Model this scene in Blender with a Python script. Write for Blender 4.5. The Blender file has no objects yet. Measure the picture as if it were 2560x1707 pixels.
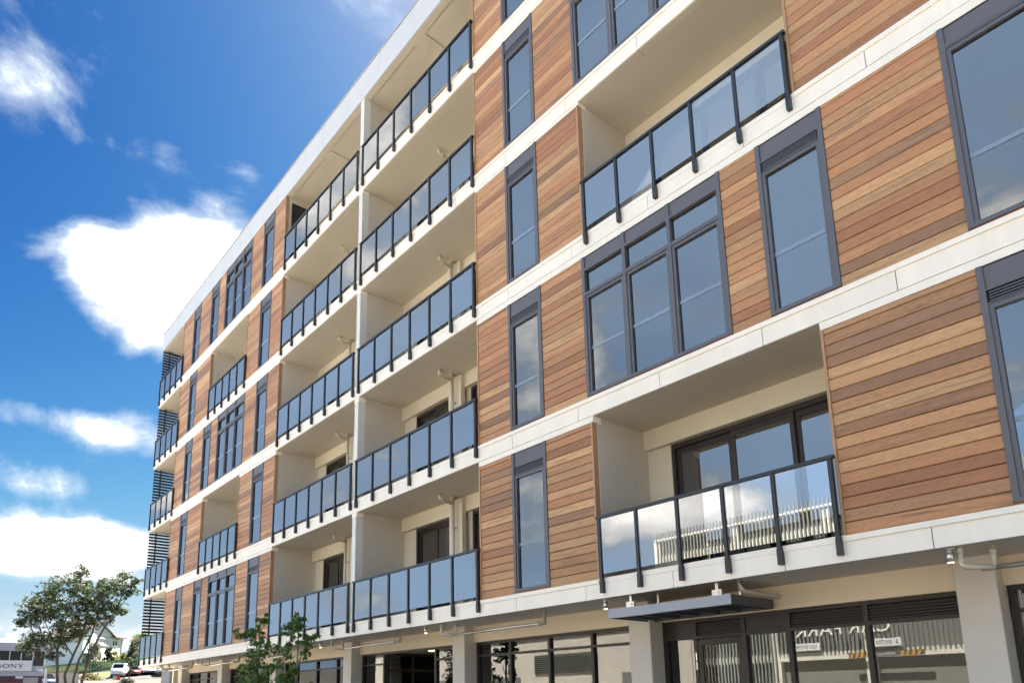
import bpy, math, random
from mathutils import Vector, Matrix
D = bpy.data; S = bpy.context.scene; COL = S.collection
rnd = random.Random(7)
R = math.radians

# ------------------------------------------------------------------ camera
cam = D.cameras.new('camera'); camo = D.objects.new('camera', cam); COL.objects.link(camo)
C0 = Vector((10.1394, -8.2242, 2.2936))
RV = Vector((0.649335, 0.760244, -0.019840)); UV_ = Vector((0.160127, -0.111170, 0.980816)); FV = Vector((-0.743454, 0.640055, 0.193922))
M = Matrix((RV, UV_, -FV)).transposed().to_4x4(); M.translation = C0
camo.matrix_world = M
cam.sensor_width = 36; cam.lens = 1772.34/2560*36; cam.shift_x = 28.0/2560; cam.shift_y = 529.45/2560
cam.clip_start = .05; cam.clip_end = 5000
S.camera = camo

# ------------------------------------------------------------------ light, sky, exposure
SUN_EL = 61.0; SUN_DIR = Vector((-0.24, 1.0, 0)).normalized()
SUN_V = Vector((SUN_DIR.x*math.cos(R(SUN_EL)), SUN_DIR.y*math.cos(R(SUN_EL)), math.sin(R(SUN_EL))))
sun = D.lights.new('sun', 'SUN'); sun.energy = 5.0; sun.angle = R(.5); sun.color = (1, .955, .89)
suno = D.objects.new('sun', sun); COL.objects.link(suno); suno.rotation_euler = SUN_V.to_track_quat('Z', 'Y').to_euler()
suno.location = (0, 0, 60)
S.view_settings.view_transform = 'Standard'; S.view_settings.look = 'None'; S.view_settings.gamma = 1
S.view_settings.exposure = 2.86; S.view_settings.use_curve_mapping = False
S.view_settings.use_white_balance = True; S.view_settings.white_balance_temperature = 7050; S.view_settings.white_balance_tint = 10
S.cycles.use_denoising = True; S.cycles.max_bounces = 10; S.cycles.transparent_max_bounces = 16; S.cycles.diffuse_bounces = 5
S.cycles.caustics_reflective = False; S.cycles.caustics_refractive = False

def ray(u, v):                                   # a direction of the sky, for placing clouds
    return (FV + RV*((u-1252)/1772.34) - UV_*((v-1382.95)/1772.34)).normalized()
W = D.worlds.new('World'); S.world = W; W.use_nodes = True
nt = W.node_tree; N = nt.nodes; L = nt.links; N.clear()
def n(t, **k):
    x = N.new(t)
    for a, b in k.items(): setattr(x, a, b)
    return x
def mth(op, a, b=None, c=None, clamp=False):
    m = n('ShaderNodeMath', operation=op); m.use_clamp = clamp
    for i, q in enumerate((a, b, c)):
        if q is None: continue
        if isinstance(q, (int, float)): m.inputs[i].default_value = q
        else: L.new(q, m.inputs[i])
    return m.outputs[0]
sky = n('ShaderNodeTexSky', sky_type='NISHITA'); sky.sun_disc = False; sky.sun_elevation = R(SUN_EL)
sky.sun_rotation = math.atan2(SUN_DIR.x, SUN_DIR.y); sky.altitude = 300; sky.air_density = 1.0; sky.dust_density = 1.6; sky.ozone_density = 2.0
tc = n('ShaderNodeTexCoord'); dirv = tc.outputs['Generated']
def dot(v):
    q = n('ShaderNodeVectorMath', operation='DOT_PRODUCT'); L.new(dirv, q.inputs[0]); q.inputs[1].default_value = v; return q.outputs['Value']
def blob(c, w, h, amp, tilt=0):
    c = c.normalized(); r = Vector((0, 0, 1)).cross(c).normalized()*-1; u = r.cross(c).normalized(); u = u if u.z > 0 else -u
    r2 = r*math.cos(tilt)+u*math.sin(tilt); u2 = -r*math.sin(tilt)+u*math.cos(tilt)
    a = dot(r2/w); b = dot(u2/h)
    e = mth('EXPONENT', mth('MULTIPLY', mth('MULTIPLY_ADD', b, b, mth('MULTIPLY', a, a)), -1))
    return mth('MULTIPLY', e, amp)
def mirror(v): return Vector((v.x, -v.y, v.z))
# cumulus banks and wisps (direction, half width, half height, amount)
BL = [(ray(290, 660), .075, .047, .46), (ray(480, 640), .10, .050, .52), (ray(340, 770), .07, .05, .34), (ray(430, 850), .075, .05, .32), (ray(560, 720), .09, .07, .5), (ray(40, 660), .05, .09, -.35),
      (ray(0, 340), .085, .13, .17), (ray(110, 400), .06, .10, .17), (ray(30, 130), .06, .06, .11), (ray(130, 230), .06, .04, .12), (ray(395, 375), .032, .040, .33), (ray(265, 360), .036, .016, .24), (ray(610, 430), .03, .016, .33), (ray(215, 225), .02, .02, .10),
      (ray(100, 1040), .11, .022, .29, -.12), (ray(300, 1080), .12, .024, .32, -.1), (ray(30, 1150), .05, .016, .16), (ray(120, 1205), .075, .021, .33),
      (ray(210, 1345), .10, .034, .48), (ray(60, 1370), .07, .024, .34), (ray(300, 1375), .06, .026, .36), (ray(40, 1415), .05, .018, .32),
      (ray(30, 1560), .07, .018, .16), (ray(350, 1590), .05, .035, .40), (ray(170, 1500), .16, .03, -.16), (ray(150, 1260), .16, .016, -.14), (ray(280, 1470), .05, .013, .14),
      (ray(300, 1060), .30, .13, -.08), (ray(700, 250), .45, .22, -.22), (ray(120, 900), .10, .06, -.2), (ray(200, 1490), .12, .022, -.12), (ray(200, 530), .12, .025, -.14),
      # clouds on the street side, that the glass shows
      (mirror(ray(800, 450)), .17, .12, .44), (mirror(ray(1010, 720)), .08, .06, .28), (mirror(ray(1200, 860)), .09, .045, .28), (mirror(ray(1570, 1290)), .085, .055, .52), (mirror(ray(1800, 1270)), .12, .05, .46),
      (mirror(ray(960, 1500)), .07, .025, .30), (mirror(ray(430, 1230)), .05, .05, .42), (mirror(ray(2500, 520)), .07, .045, .26), (mirror(ray(1420, 900)), .06, .07, .22)]
acc = None
for t in BL:
    b = blob(*t); acc = b if acc is None else mth('ADD', acc, b)
def noise(scale, detail, rough, dist=0, sz=1.6, off=(0, 0, 0)):
    mp = n('ShaderNodeMapping'); mp.inputs['Scale'].default_value = (1, 1, sz); mp.inputs['Location'].default_value = off; L.new(dirv, mp.inputs[0])
    t = n('ShaderNodeTexNoise'); t.inputs['Scale'].default_value = scale; t.inputs['Detail'].default_value = detail; t.inputs['Roughness'].default_value = rough; t.inputs['Distortion'].default_value = dist
    L.new(mp.outputs[0], t.inputs['Vector']); return t.outputs[0]
fb = noise(7.5, 11, .58, .3, 1.5)
big = noise(2.3, 3, .5, 0, 2.2, (3.1, 1.7, .4))
gen = mth('MULTIPLY', mth('SUBTRACT', big, .55, clamp=True), 1.6)      # scattered cloud all round the sky
dens = mth('ADD', mth('ADD', acc, gen), mth('MULTIPLY_ADD', fb, 1.55, -.775))
cov = n('ShaderNodeMapRange', interpolation_type='SMOOTHSTEP'); L.new(dens, cov.inputs[0]); cov.inputs[1].default_value = .02; cov.inputs[2].default_value = .46
thick = n('ShaderNodeMapRange'); L.new(dens, thick.inputs[0]); thick.inputs[1].default_value = .26; thick.inputs[2].default_value = .85
cc = n('ShaderNodeMix', data_type='RGBA'); L.new(thick.outputs[0], cc.inputs[0]); cc.inputs[6].default_value = (1.15, 1.38, 1.70, 1); cc.inputs[7].default_value = (4.6, 4.55, 4.5, 1)
sp_ = n('ShaderNodeSeparateColor'); L.new(sky.outputs[0], sp_.inputs[0]); cb = n('ShaderNodeCombineColor')
for ch, (g_, k_, c_) in enumerate(((4.2, .0076, .696), (3.2, .0215, .626), (3.1, .0222, .557))):          # polarised, deep blue film response
    q = mth('MULTIPLY', mth('POWER', sp_.outputs[ch], g_), k_); L.new(mth('DIVIDE', q, mth('MULTIPLY_ADD', q, c_, 1.0)), cb.inputs[ch])
# thin high cirrus on the street side
vr = n('ShaderNodeMapRange', interpolation_type='SMOOTHSTEP'); L.new(dot(Vector((-.25, -.97, 0))), vr.inputs[0]); vr.inputs[1].default_value = .22; vr.inputs[2].default_value = .62
veil = mth('MULTIPLY', mth('MULTIPLY', vr.outputs[0], .95), mth('MULTIPLY_ADD', noise(2.2, 4, .5, .5, 1.8, (7, 2, 5)), 1.2, .30, clamp=True), clamp=True)
mv = n('ShaderNodeMix', data_type='RGBA'); L.new(veil, mv.inputs[0]); L.new(cb.outputs[0], mv.inputs[6]); mv.inputs[7].default_value = (1.12, 1.70, 2.6, 1)
mx = n('ShaderNodeMix', data_type='RGBA'); L.new(cov.outputs[0], mx.inputs[0]); L.new(mv.outputs[2], mx.inputs[6]); L.new(cc.outputs[2], mx.inputs[7])
bg = n('ShaderNodeBackground'); bg.inputs[1].default_value = .10; L.new(mx.outputs[2], bg.inputs[0])
wo = n('ShaderNodeOutputWorld'); L.new(bg.outputs[0], wo.inputs[0])
W.cycles.sampling_method = 'MANUAL'; W.cycles.sample_map_resolution = 1024

# ------------------------------------------------------------------ materials
MATS = {}
def base_mat(name):
    m = D.materials.new(name); m.use_nodes = True; t = m.node_tree; b = t.nodes['Principled BSDF']; MATS[name] = m; return m, t, b
def paint(name, col, rough=.55, var=.07, scale=3.0, bump=.0, metal=0, spec=.5, bscale=120, streak=0):
    m, t, b = base_mat(name); n_ = t.nodes.new; l = t.links.new
    b.inputs['Roughness'].default_value = rough; b.inputs['Metallic'].default_value = metal; b.inputs['Specular IOR Level'].default_value = spec
    co = n_('ShaderNodeTexCoord'); no = n_('ShaderNodeTexNoise'); no.inputs['Scale'].default_value = scale; no.inputs['Detail'].default_value = 6; no.inputs['Roughness'].default_value = .65
    l(co.outputs['Object'], no.inputs['Vector'])
    if streak:
        mp = n_('ShaderNodeMapping'); mp.inputs['Scale'].default_value = (1, 1, streak); l(co.outputs['Object'], mp.inputs[0]); l(mp.outputs[0], no.inputs['Vector'])
    mr = n_('ShaderNodeMapRange'); mr.inputs[1].default_value = .3; mr.inputs[2].default_value = .7; mr.inputs[3].default_value = 1-var; mr.inputs[4].default_value = 1+var*.6; l(no.outputs[0], mr.inputs[0])
    oi = n_('ShaderNodeObjectInfo'); mr2 = n_('ShaderNodeMapRange'); mr2.inputs[3].default_value = 1-var*.5; mr2.inputs[4].default_value = 1+var*.3; l(oi.outputs['Random'], mr2.inputs[0])
    mu = n_('ShaderNodeMath'); mu.operation = 'MULTIPLY'; l(mr.outputs[0], mu.inputs[0]); l(mr2.outputs[0], mu.inputs[1])
    vm = n_('ShaderNodeVectorMath'); vm.operation = 'SCALE'; vm.inputs[0].default_value = col; l(mu.outputs[0], vm.inputs['Scale']); l(vm.outputs[0], b.inputs['Base Color'])
    if bump:
        n2 = n_('ShaderNodeTexNoise'); n2.inputs['Scale'].default_value = bscale; n2.inputs['Detail'].default_value = 3; l(co.outputs['Object'], n2.inputs['Vector'])
        bp = n_('ShaderNodeBump'); bp.inputs['Strength'].default_value = bump; bp.inputs['Distance'].default_value = .01; l(n2.outputs[0], bp.inputs['Height']); l(bp.outputs[0], b.inputs['Normal'])
    return m
def glass(name, tint, ior, rough=0.0, wave=0, wscale=.8, gcol=(1, 1, 1), film=0):
    m = D.materials.new(name); m.use_nodes = True; t = m.node_tree; t.nodes.clear(); n_ = t.nodes.new; l = t.links.new
    tr = n_('ShaderNodeBsdfTransparent'); tr.inputs[0].default_value = (*tint, 1)
    gl = n_('ShaderNodeBsdfGlossy'); gl.inputs['Roughness'].default_value = rough; gl.inputs['Color'].default_value = (*gcol, 1)
    fr = n_('ShaderNodeFresnel'); fr.inputs[0].default_value = ior
    mx_ = n_('ShaderNodeMixShader'); l(fr.outputs[0], mx_.inputs[0]); l(tr.outputs[0], mx_.inputs[1]); l(gl.outputs[0], mx_.inputs[2])
    if wave:
        co = n_('ShaderNodeTexCoord'); no = n_('ShaderNodeTexNoise'); no.inputs['Scale'].default_value = wscale; no.inputs['Detail'].default_value = 1.5; l(co.outputs['Object'], no.inputs['Vector'])
        bp = n_('ShaderNodeBump'); bp.inputs['Strength'].default_value = wave; bp.inputs['Distance'].default_value = .02; l(no.outputs[0], bp.inputs['Height']); l(bp.outputs[0], gl.inputs['Normal'])
    o = n_('ShaderNodeOutputMaterial'); out = mx_.outputs[0]
    if film:                                     # a pale dusty film on the pane
        df = n_('ShaderNodeBsdfDiffuse'); df.inputs[0].default_value = (.80, .80, .79, 1)
        m2 = n_('ShaderNodeMixShader'); m2.inputs[0].default_value = film; l(out, m2.inputs[1]); l(df.outputs[0], m2.inputs[2]); out = m2.outputs[0]
    l(out, o.inputs[0]); MATS[name] = m; return m
def emit(name, col, s):
    m = D.materials.new(name); m.use_nodes = True; t = m.node_tree; t.nodes.clear(); e = t.nodes.new('ShaderNodeEmission'); e.inputs[0].default_value = (*col, 1); e.inputs[1].default_value = s
    o = t.nodes.new('ShaderNodeOutputMaterial'); t.links.new(e.outputs[0], o.inputs[0]); MATS[name] = m; return m
def leafm(name, c1, c2, c3):
    m, t, b = base_mat(name); n_ = t.nodes.new; l = t.links.new
    g = n_('ShaderNodeNewGeometry'); r = n_('ShaderNodeValToRGB'); e = r.color_ramp.elements
    e[0].color = (*c1, 1); e[1].color = (*c3, 1); q = e.new(.55); q.color = (*c2, 1)
    l(g.outputs['Random Per Island'], r.inputs[0]); l(r.outputs[0], b.inputs['Base Color']); b.inputs['Roughness'].default_value = .45
    tl = n_('ShaderNodeBsdfTranslucent'); l(r.outputs[0], tl.inputs[0]); ad = n_('ShaderNodeMixShader'); ad.inputs[0].default_value = .35
    o = t.nodes['Material Output']; l(b.outputs[0], ad.inputs[1]); l(tl.outputs[0], ad.inputs[2]); l(ad.outputs[0], o.inputs[0]); return m

def wood():
    m, t, b = base_mat('cedar'); n_ = t.nodes.new; l = t.links.new
    def mt(op, a, bb=None, c=None):
        q = n_('ShaderNodeMath'); q.operation = op
        for i, v in enumerate((a, bb, c)):
            if v is None: continue
            if isinstance(v, (int, float)): q.inputs[i].default_value = v
            else: l(v, q.inputs[i])
        return q.outputs[0]
    oi = n_('ShaderNodeObjectInfo'); g = n_('ShaderNodeNewGeometry')
    r = mt('FRACT', mt('ADD', oi.outputs['Random'], g.outputs['Random Per Island']))
    r2 = mt('FRACT', mt('MULTIPLY', r, 37.7)); r3 = mt('FRACT', mt('MULTIPLY', r, 113.3))
    rp = n_('ShaderNodeValToRGB'); e = rp.color_ramp.elements; e[0].position = 0; e[0].color = (.28, .155, .088, 1); e[1].position = 1; e[1].color = (.57, .335, .165, 1)
    for p, c in ((.07, (.335, .18, .095)), (.18, (.39, .17, .085)), (.34, (.435, .207, .096)), (.55, (.465, .235, .11)), (.72, (.495, .265, .127)), (.86, (.525, .298, .145))):
        q = e.new(p); q.color = (*c, 1)
    l(r, rp.inputs[0])
    co = n_('ShaderNodeTexCoord'); cx = n_('ShaderNodeCombineXYZ'); l(mt('MULTIPLY', r2, 60.0), cx.inputs[0]); l(mt('MULTIPLY', r3, 40.0), cx.inputs[2])
    ad = n_('ShaderNodeVectorMath'); ad.operation = 'ADD'; l(co.outputs['Object'], ad.inputs[0]); l(cx.outputs[0], ad.inputs[1])
    def ns(sc, scale, det, rough=.6, dist=0):
        mp = n_('ShaderNodeMapping'); mp.inputs['Scale'].default_value = sc; l(ad.outputs[0], mp.inputs[0])
        no = n_('ShaderNodeTexNoise'); no.inputs['Scale'].default_value = scale; no.inputs['Detail'].default_value = det; no.inputs['Roughness'].default_value = rough; no.inputs['Distortion'].default_value = dist
        l(mp.outputs[0], no.inputs['Vector']); return no.outputs[0]
    stain = ns((.75, .75, 14.0), 1.6, 4)                       # long weathered streaks along a board
    fig = ns((.8, .8, 6.5), 1.5, 3, .5, .4)                   # cathedral figure
    rings = mt('MULTIPLY_ADD', mt('SINE', mt('MULTIPLY', fig, 95.0)), .5, .5)
    fine = ns((2.2, 2.2, 90.0), 3.0, 4, .7)
    sawn = ns((60.0, 10.0, 2.0), 4.0, 2)
    v = mt('ADD', mt('MULTIPLY_ADD', rings, .18, .86), mt('MULTIPLY_ADD', fine, .44, -.22))
    v = mt('MULTIPLY', v, mt('MULTIPLY_ADD', sawn, .16, .92)); v = mt('MULTIPLY', v, mt('MULTIPLY_ADD', r3, .36, .82))
    sr = n_('ShaderNodeMapRange'); sr.inputs[1].default_value = .50; sr.inputs[2].default_value = .72; sr.inputs[3].default_value = 0; sr.inputs[4].default_value = .95; l(stain, sr.inputs[0])
    mxx = n_('ShaderNodeMix'); mxx.data_type = 'RGBA'; l(mt('MULTIPLY', sr.outputs[0], r2), mxx.inputs[0]); l(rp.outputs[0], mxx.inputs[6]); mxx.inputs[7].default_value = (.125, .085, .065, 1)
    vm = n_('ShaderNodeVectorMath'); vm.operation = 'SCALE'; l(mxx.outputs[2], vm.inputs[0]); l(v, vm.inputs['Scale']); l(vm.outputs[0], b.inputs['Base Color'])
    b.inputs['Roughness'].default_value = .5; b.inputs['Specular IOR Level'].default_value = .4
    bp = n_('ShaderNodeBump'); bp.inputs['Strength'].default_value = .35; bp.inputs['Distance'].default_value = .002; l(mt('ADD', fine, mt('MULTIPLY', rings, .4)), bp.inputs['Height']); l(bp.outputs[0], b.inputs['Normal'])
    return m
WOOD = wood()
def lin(r, g, b): return tuple(((x/255)/12.92 if x/255 <= .04045 else ((x/255+.055)/1.055)**2.4) for x in (r, g, b))
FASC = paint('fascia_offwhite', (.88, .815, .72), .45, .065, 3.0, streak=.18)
ROOFG = paint('roof_fascia_grey', (.57, .58, .595), .4, .05, 1.0)
CAPG = paint('roof_cap_grey', (.33, .34, .36), .4)
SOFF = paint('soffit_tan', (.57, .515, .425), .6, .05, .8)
CREAM = paint('wall_cream', (.66, .59, .47), .65, .05, .9, bump=.12)
PART = paint('partition_greige', (.56, .515, .445), .6, .05, .8)
QSTR = paint('divider_white', (.70, .69, .66), .5)
BEAM = paint('beam_beige', (.76, .625, .455), .65, .06, .8, bump=.1)
COLM = paint('column_taupe', (.60, .54, .465), .6, .07, 1.2, bump=.12)
FRAME = paint('frame_plum_grey', (.10, .10, .114), .38, .06, 2)
SPAND = paint('spandrel_plum', (.112, .106, .122), .45, .06, 2)
DFRAME = paint('door_frame_dark', (.036, .028, .026), .42, .08, 2, spec=.3)
BLACK = paint('rail_black', (.016, .018, .023), .32, .1, 3)
SHADOW = paint('dark_cavity', (.02, .018, .017), .8)  # near-black: joints, louvre backing, dark pane, and painted shadow strip at window heads
BACKW = paint('timber_backing', (.05, .024, .012), .85, .1, 4)
TRIM = paint('cedar_trim', (.46, .26, .14), .5, .22, 6, streak=.15)
SILLW = paint('cedar_sill', (.25, .085, .045), .6, .2, 6)
INT = paint('interior_white', (.60, .60, .58), .7)
MIDR = paint('mid_rail_glass_blue', (.20, .27, .35), .15)  # blue glass reflection over a pale rail, put into the rail colour
PVC = paint('pipe_pvc', (.56, .51, .42), .35, .05, 3)
STEEL = paint('steel_galv', (.60, .585, .56), .28, .12, 8, metal=.85)
CANG = paint('canopy_grey', (.30, .315, .36), .4, .06, 2)
CAND = paint('canopy_grey_shaded', (.07, .07, .072), .5)  # darker copy of the canopy grey, shade of the sides put into the colour
WGL = glass('window_glass', (.36, .50, .60), 2.8, 0, .008, .9)
RGL = glass('rail_glass', (.97, .98, .985), 3.3, 0, .003, .7); RGB_ = glass('rail_glass_back', (.98, .985, .99), 1.3)
SGL = glass('shop_glass', (.66, .70, .70), 1.85, 0, .02, .9)
LAMP = emit('lamp_warm', (1, .62, .25), 5.0)
LAMPW = emit('lamp_white', (.92, .95, 1), 5.0)
CARPET = paint('interior_floor', (.22, .20, .18), .8)
BLIND = paint('blind_grey', (.36, .35, .33), .6)
CURT = paint('curtain_pale', (.60, .63, .65), .8)

# ------------------------------------------------------------------ mesh helpers
WLOC = {}
def wl(o): return WLOC.get(o.name, Vector((0, 0, 0))) if o else Vector((0, 0, 0))
class MB:
    def __init__(s): s.v = []; s.f = []
    def box(s, x0, x1, y0, y1, z0, z1):
        b = len(s.v); s.v += [(x, y, z) for z in (z0, z1) for y in (y0, y1) for x in (x0, x1)]
        s.f += [tuple(b+i for i in q) for q in ((0, 2, 3, 1), (4, 5, 7, 6), (0, 1, 5, 4), (2, 6, 7, 3), (0, 4, 6, 2), (1, 3, 7, 5))]; return s
    def prism(s, pts, a0, a1, axis):             # polygon in the two other axes, extruded along axis
        b = len(s.v); k = len(pts)
        for a in (a0, a1):
            for p in pts:
                c = [p[0], p[1]]; c.insert(axis, a); s.v.append(tuple(c))
        s.f.append(tuple(b+i for i in range(k))); s.f.append(tuple(b+k+i for i in reversed(range(k))))
        for i in range(k): s.f.append((b+i, b+(i+1) % k, b+k+(i+1) % k, b+k+i))
        return s
    def tube(s, pts, r, seg=8, cap=True):
        pts = [Vector(p) for p in pts]; rs = r if isinstance(r, (list, tuple)) else [r]*len(pts); b = len(s.v)
        for i, p in enumerate(pts):
            d = (pts[min(i+1, len(pts)-1)]-pts[max(i-1, 0)]).normalized()
            a = d.orthogonal().normalized() if abs(d.z) > .9 else d.cross(Vector((0, 0, 1))).normalized(); c = d.cross(a)
            for j in range(seg):
                t = 2*math.pi*j/seg; s.v.append(tuple(p+(a*math.cos(t)+c*math.sin(t))*rs[i]))
        for i in range(len(pts)-1):
            for j in range(seg): s.f.append((b+i*seg+j, b+i*seg+(j+1) % seg, b+(i+1)*seg+(j+1) % seg, b+(i+1)*seg+j))
        if cap: s.f.append(tuple(b+j for j in reversed(range(seg)))); s.f.append(tuple(b+(len(pts)-1)*seg+j for j in range(seg)))
        return s
    def quad(s, *p):
        b = len(s.v); s.v += [tuple(q) for q in p]; s.f.append(tuple(range(b, b+len(p)))); return s
    def build(s, name, mat, parent=None, smooth=False):
        o_ = wl(parent); me = D.meshes.new(name); me.from_pydata([(x-o_.x, y-o_.y, z-o_.z) for x, y, z in s.v], [], s.f)
        if smooth: me.polygons.foreach_set('use_smooth', [True]*len(me.polygons))
        me.materials.append(mat); me.update()
        o = D.objects.new(name, me); COL.objects.link(o)
        if parent: o.parent = parent
        WLOC[o.name] = o_.copy(); return o
def box(name, mat, parent, *a): return MB().box(*a).build(name, mat, parent)
def empty(name, loc, parent=None):
    o = D.objects.new(name, None); COL.objects.link(o); loc = Vector(loc); o.empty_display_size = .2
    if parent: o.parent = parent; o.location = loc-wl(parent)
    else: o.location = loc
    WLOC[o.name] = loc; return o
def tag(o, label=None, cat=None, group=None, kind=None):
    for k, v in (('label', label), ('category', cat), ('group', group), ('kind', kind)):
        if v: o[k] = v
    return o

# ------------------------------------------------------------------ ground, road, pavement
def sm(a): a = max(0, min(1, a)); return a*a*(3-2*a)
def gz(x, y):
    z = .6
    if x < -30: z += 4.85*sm((-30-x)/82)
    if x < -112: z += 1.25*sm((-112-x)/6)+1.9*sm((-118-x)/9)
    if x < -100: z += .115*max(-6, min(12, y-15))*sm((-100-x)/12)
    if x < -150: z -= 3.0*sm((-150-x)/250)
    return z
def sheet(name, xs, ys, dz, mat, kind='structure'):
    m = MB(); k = len(ys)
    for x in xs:
        for y in ys: m.v.append((x, y, gz(x, y)+dz))
    for i in range(len(xs)-1):
        for j in range(k-1): m.f.append((i*k+j, (i+1)*k+j, (i+1)*k+j+1, i*k+j+1))
    o = m.build(name, mat, None, True); tag(o, kind=kind); return o
GRASS = paint('grass_verge', (.06, .068, .02), .9, .45, 6, bump=.5, bscale=40)
ASPH = paint('chip_seal_bounce', (.21, .20, .185), .85, .2, 5, bump=.3, bscale=300)  # unseen near road, lightened beyond the hill road to bounce light onto the facade
CONC = paint('concrete_paving', (.52, .485, .425), .8, .12, 2, bump=.15)
WHITEP = paint('road_paint', (.75, .74, .70), .6, .15, 8)
def fr(a, b, s): k = max(1, int(round(abs(b-a)/s))); return [a+(b-a)*i/k for i in range(k+1)]
EARTH = paint('worn_ground', (.062, .058, .05), .9, .3, .6, bump=.3, bscale=60)
sheet('ground', [-3000, -1500, -800, -400, -250]+fr(-180, -28, 3)+[0, 60, 200, 800, 3000], [-3000, -800, -200, -60, -30]+fr(-20, 40, 3)+[80, 200, 800, 3000], -.02, EARTH)
sheet('grass_bank', fr(-140, -113.6, 2.2), fr(-10, 50, 3), .01, GRASS)
sheet('road', [-28, 0, 30, 80], fr(-16.5, -3.6, 3.2), .004, ASPH)
ASPD = paint('asphalt', (.055, .055, .058), .85, .2, 5)
sheet('hill_road', fr(-112, -28, 3), fr(-16.5, -3.6, 3.2), .004, ASPD)
sheet('cross_street', fr(-113.5, -104.5, 3), fr(-60, 60, 4), .006, ASPD)
sheet('pavement', fr(-60, -28, 3)+[0, 30, 80], [-3.6, -1.5, 1.26], .12, CONC)
sheet('far_pavement', fr(-60, -28, 3)+[0, 30, 80], [-22.0, -19, -16.5], .12, CONC)
kb = MB(); kb.box(-28, 80, -3.75, -3.6, .5, .72); kb.box(-28, 80, -16.5, -16.35, .5, .72); tag(kb.build('kerb', CONC), kind='structure')
lm = MB()
for i in range(28): lm.box(-28+i*4, -26+i*4, -10.15, -10.03, .606, .609)
tag(lm.build('lane_marking', WHITEP), kind='structure')

# ------------------------------------------------------------------ the apartment building
BLD = empty('apartment_building', (-5, 4, .6))
tag(BLD, 'six storey apartment building with cedar cladding, off-white floor bands and glass balconies', 'building')
FT = [4.0, 6.995, 9.952, 12.929, 15.858]; FB = [3.70, 6.68, 9.66, 12.60, 15.535, 18.42]; SB = [6.575, 9.541, 12.536, 15.467, 18.42]
XL, XR = -23.5, 15.0; DEP = 17.0
p0, ql, qr, a0 = -9.807, -4.951, -4.776, 0.0
e0 = -20.245; s0, s1 = -16.42, -12.70
bb, cc_ = 2.902, 6.668
E0 = 8.314
N1 = (-18.93, -18.08); N2 = (-16.78, -15.90); BL_ = (-15.19, -12.59); TT = (-11.585, -10.69); AA = (.935, 1.822); BR = (2.84, 5.505); DD = (6.067, 6.972)
BAL = {0: [(XL, e0), (p0, ql), (qr, a0), (bb, cc_)], 1: [(XL, e0), (s0, s1), (p0, ql), (qr, a0)]}
def bays(i): return BAL[i % 2]                       # storeys 0..4

# floor slabs and roof
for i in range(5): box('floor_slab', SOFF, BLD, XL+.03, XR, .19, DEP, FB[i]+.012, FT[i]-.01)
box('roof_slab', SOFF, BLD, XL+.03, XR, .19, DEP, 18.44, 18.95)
box('roof_deck', CAPG, BLD, XL+.05, XR, .05, DEP, 18.96, 19.1)
# fascia panels
JX = [XL+.0]+[x for x in [4.27+1.648*k for k in range(-17, 7)] if XL+.5 < x < XR-.3]+[XR]
for i in range(5):
    for a, b in zip(JX[:-1], JX[1:]):
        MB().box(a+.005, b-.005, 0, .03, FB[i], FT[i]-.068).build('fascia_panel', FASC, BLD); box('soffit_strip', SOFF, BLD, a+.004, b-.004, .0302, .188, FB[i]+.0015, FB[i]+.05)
    box('fascia_core', SHADOW, BLD, XL+.02, XR-.02, .018, .188, FB[i]+.02, FT[i]-.03)
    box('fascia_end', FASC, BLD, XL-.004, XL+.018, .031, 3.0, FB[i]+.002, FT[i]-.004)
    # top edge: proud flashing below cladding, plain cap at the balconies
    bs = sorted(bays(i)); cur = XL
    for a, b in bs+[(XR, XR)]:
        if a-cur > .05: box('flashing', FASC, BLD, cur-.002, a+.012, -.022, .035, FT[i]-.067, FT[i]-.001)
        if b > a: box('balcony_edge_cap', FASC, BLD, a+.013, b-.003, -.006, .19, FT[i]-.0665, FT[i]+.01)
        cur = b
    # strip between band and cladding of the storey below
    if i > 0:
        cur = XL
        for a, b in sorted(bays(i-1))+[(XR, XR)]:
            if a-cur > .05:
                m = MB().box(cur, a, .005, .04, SB[i-1], FB[i]-.007)
                if b > a: m.box(a, a+.028, .005, .20, SB[i-1], FB[i]-.001)
                if cur > XL: m.box(cur-.012, cur, .005, .20, SB[i-1], FB[i]-.001)
                m.build('fascia_strip', FASC, BLD)
            cur = b
for a, b in zip(JX[:-1], JX[1:]):
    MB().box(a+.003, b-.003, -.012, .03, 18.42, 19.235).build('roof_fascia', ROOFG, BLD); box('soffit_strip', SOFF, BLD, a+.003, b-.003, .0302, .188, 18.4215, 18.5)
box('fascia_core', SHADOW, BLD, XL+.02, XR, .0, .188, 18.5, 19.2)
box('roof_cap', CAPG, BLD, XL-.03, XR, -.03, .25, 19.236, 19.282)
MB().box(XL-.012, XL+.019, .031, DEP, 18.42, 19.235).build('roof_fascia', ROOFG, BLD)
# outer walls
box('end_wall', CREAM, BLD, XL+.03, XL+.2, 1.4, DEP, .6, 18.44)
box('rear_wall', CREAM, BLD, XL, XR, DEP, DEP+.2, .6, 19)
box('end_wall', CREAM, BLD, XR, XR+.2, 0, DEP, .6, 19)
for i in range(5):
    box('interior_wall', INT, BLD, XL+.3, XR-.1, 5.2, 5.35, FT[i], FB[i+1]+.01)
    box('interior_floor', CARPET, BLD, XL+.3, XR-.1, .25, 5.2, FT[i]-.009, FT[i]+.004)
    for x in (-16.5, -12.6, p0-.02, -4.88, a0+.06, 2.85, 6.72): box('party_wall', INT, BLD, x-.06, x+.06, 1.35, 5.2, FT[i]+.005, FB[i+1]+.01)
box('interior_wall', INT, BLD, -21, XR-.1, 6.2, 6.35, .6, 3.7)

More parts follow.
